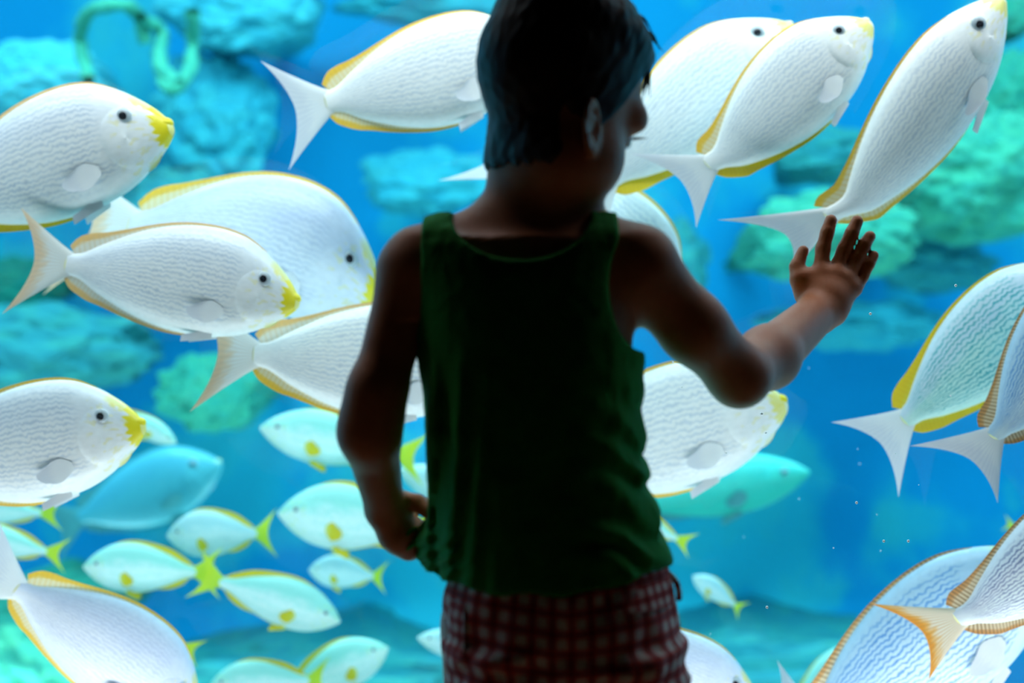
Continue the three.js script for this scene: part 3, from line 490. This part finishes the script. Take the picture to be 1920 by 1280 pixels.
{ // green tank top
  const loose = rings([[470, 800, 1150, 0.058], [540, 795, 1158, 0.07], [640, 795, 1190, 0.08], [720, 797, 1195, 0.086], [800, 800, 1200, 0.089], [880, 806, 1206, 0.091], [960, 818, 1230, 0.094], [1010, 828, 1246, 0.097], [1060, 838, 1252, 0.099], [1110, 845, 1256, 0.099]], 2.4);
  const bunch = [cone(at(860, 1005, 1.6), at(786, 1006, 1.665), 0.026, 0.012), cone(at(872, 1050, 1.6), at(800, 1030, 1.665), 0.026, 0.012), cone(at(890, 1060, 1.61), at(815, 1050, 1.655), 0.024, 0.010)];
  const inEllipse = (x, y, u, v, a, b) => (Math.hypot((x - XU(u)) / (a * PX), (y - YV(v)) / (b * PX)) - 1) * Math.min(a, b) * PX;
  const shirtField = (x, y, z) => {
    const base = loose(x, y, z); if (base > 0.12) return base - 0.05;
    const U = x / PX + 960, V = 640 - (y - EYE) / PX;
    const low = sstep(620, 900, V), leftF = sstep(960, 840, U), rightF = sstep(1040, 1180, U);
    const fold = 0.0034 * leftF * sstep(640, 760, V) * Math.sin((U + (V - 800) * 0.06) / 7.5 + noise(x * 14, y * 5, z * 14)) + 0.003 * rightF * low * Math.sin((V - (U - 1150) * 0.55) / 11 + 2.0 * noise(x * 12, y * 12, z * 12)) + 0.0026 * low * fbm(x * 26, y * 16, z * 26, 2) + 0.0012 * fbm(x * 60, y * 40, z * 60, 2);
    let d = smin(base, chestTop(x, y, z) - 0.006, 0.02);
    for (const f of bunch) d = smin(d, f(x, y, z), 0.018);
    d -= fold + 0.0025 * sstep(905, 830, U) * sstep(960, 1010, V) * Math.sin(U / 6 + V / 5);
    const hem = 1088 - 32 * sstep(1040, 1252, U) - 10 * sstep(900, 840, U);
    d = smax(d, YV(hem) + 0.002 * Math.sin(U / 17) - y, 0.004);
    d = smax(d, -inEllipse(x, y, 1204, 540, 68, 118), 0.003);
    d = smax(d, -inEllipse(x, y, 762, 540, 32, 112), 0.003);
    d = smax(d, -inEllipse(x, y, 976, 408, 126, 84), 0.003);
    if (V < 500) { d = smax(d, XU(793) - x, 0.003); d = smax(d, x - XU(1156), 0.003); }
    return d;
  };
  const g = home(planarUV(meshField(shirtField, [XU(740), YV(1100), -1.73], [XU(1275), YV(400), -1.48], 0.0028), 12));
  const weave = dataTexture(128, 128, (u, v, i, j) => { const n = 8 * Math.sin(i * Math.PI / 2) * Math.sin(j * Math.PI / 4) + noise(i * 0.2, j * 0.2, 3) * 8; return [12 + n * 0.4, 142 + n, 34 + n * 0.5]; });
  part('tank_top', g, new THREE.MeshPhysicalMaterial({ map: weave, roughness: 0.9, sheen: 0.3, sheenColor: new THREE.Color(0x259a38), sheenRoughness: 0.6 }), boy);
  const rim = (pts, r, name) => part(name, home(new THREE.TubeGeometry(new THREE.CatmullRomCurve3(pts), 60, r, 8)), std({ map: weave, roughness: 0.9 }), boy);
}
{ // red plaid shorts
  const hip = rings([[1030, 852, 1244, 0.09], [1070, 842, 1254, 0.094], [1110, 834, 1263, 0.1], [1160, 833, 1271, 0.104], [1220, 835, 1277, 0.104], [1262, 838, 1280, 0.1]], 2.3);
  const legF = (u0, u1, s) => { const c = XU((u0 + u1) / 2), a = (u1 - u0) / 2 * PX; return (x, y, z) => { const t = clamp((YV(1230) - y) / 0.2), cx = c + s * 0.004 * t, w = a * (1 + 0.06 * t), X = (x - cx) / w, Z = (z + BD) / (0.098 + 0.004 * t), o = Math.max(y - YV(1200), 0.31 - y); return smax((Math.hypot(X, Z) - 1) * Math.min(w, 0.098), o, 0.004); }; };
  const legs = [legF(838, 1053, -1), legF(1063, 1281, 1)];
  const shortsField = (x, y, z) => {
    const base = hip(x, y, z), U = x / PX + 960, V = 640 - (y - EYE) / PX;
    let d = smin(base, smin(legs[0](x, y, z), legs[1](x, y, z), 0.004), 0.012);
    if (Math.abs(d) > 0.06) return d;
    d += 0.007 * sstep(26, 4, Math.abs(U - 1058)) * sstep(1110, 1200, V) * (z > -BD ? 1 : 0.3);
    d -= 0.0035 * fbm(x * 24, y * 18, z * 24, 2) + 0.0024 * Math.sin(V / 13 + (U - 1058) * 0.02 + 2 * noise(x * 9, y * 9, z * 9)) * sstep(1150, 1230, V);
    return smax(d, y - YV(1046), 0.004);
  };
  const g = meshField(shortsField, [XU(815), 0.3, -1.72], [XU(1300), YV(1040), -1.48], 0.003);
  const wrapUV = (g, tile) => { const p = g.attributes.position, uv = new Float32Array(p.count * 2); for (let i = 0; i < p.count; i++) { const x = p.getX(i), z = p.getZ(i) + BD, c = x < XU(1058) ? XU(948) : XU(1170), low = sstep(YV(1200), YV(1250), p.getY(i)); uv[i * 2] = (XU(1058) + Math.atan2(x - XU(1058), z + 0.001) * 0.105) / tile; uv[i * 2 + 1] = (p.getY(i) - 0.12 * Math.abs(x - XU(1058))) / tile; } g.setAttribute('uv', new THREE.BufferAttribute(uv, 2)); return g; };
  const band = (t, w, c) => { const q = Math.abs(((t - c) % 1 + 1.5) % 1 - 0.5); return sstep(w, w * 0.6, q); };
  const plaid = dataTexture(512, 512, (u, v, i, j) => {
    const th = (noise(i * 0.9, j * 0.08, 1) + noise(i * 0.08, j * 0.9, 2)) * 10, wu = Math.max(band(u * 4, 0.3, 0.5), 0), wv = Math.max(band(v * 4, 0.3, 0.5), 0), du = band(u * 4, 0.07, 0), dv = band(v * 4, 0.07, 0);
    let c = [206, 52, 44]; c = lerp3(c, [226, 150, 148], Math.max(wu, wv) * 0.7); c = lerp3(c, [250, 236, 226], wu * wv * 0.95); c = lerp3(c, [96, 14, 30], Math.max(du, dv) * 0.8);
    return [c[0] + th, c[1] + th, c[2] + th];
  });
  const mPlaid = std({ map: plaid, roughness: 0.9 });
  const shorts = part('plaid_shorts', home(wrapUV(g, 0.07)), mPlaid, boy);
  // pocket flap and its loose tab on the right hip, pocket edge on the left hip
  const flapPts = [[1142, 1118], [1168, 1084], [1200, 1070], [1250, 1068], [1256, 1092], [1252, 1122], [1200, 1120]];
  const surf = (u, v, off) => { const x = XU(u), y = YV(v); let z = -1.44; for (let i = 0; i < 200; i++) { const d = shortsField(x, y, z); if (d < 0.0006) break; z -= Math.max(d * 0.6, 0.0006); if (z < -BD) break; } return new THREE.Vector3(x, y, z + off); };
  const sheetOver = (f, name) => part(name, home(wrapUV(sheet(16, 6, (i, j, s) => { const [u, v] = f(i, j), q = surf(u, v, s > 0 ? 0.0045 : 0.0005); return [q.x, q.y, q.z]; }), 0.05)), mPlaid, shorts);
  sheetOver((i, j) => [mix(1146, 1250, i), mix(1112 - 42 * sstep(0, 0.6, i), 1119, j)], 'pocket_flap');
  sheetOver((i, j) => [mix(846, 874, j), mix(1108, 1196, i) + 6 * j], 'pocket_welt');
  const tab = new THREE.CatmullRomCurve3([at(1250, 1072, 1.575), at(1266, 1088, 1.57), at(1272, 1106, 1.572), at(1273, 1124, 1.575)]);
  part('waist_tab', home(wrapUV(new THREE.TubeGeometry(tab, 16, 0.0028, 8), 0.058)), mPlaid, shorts);
}
renderer.render(scene, camera);
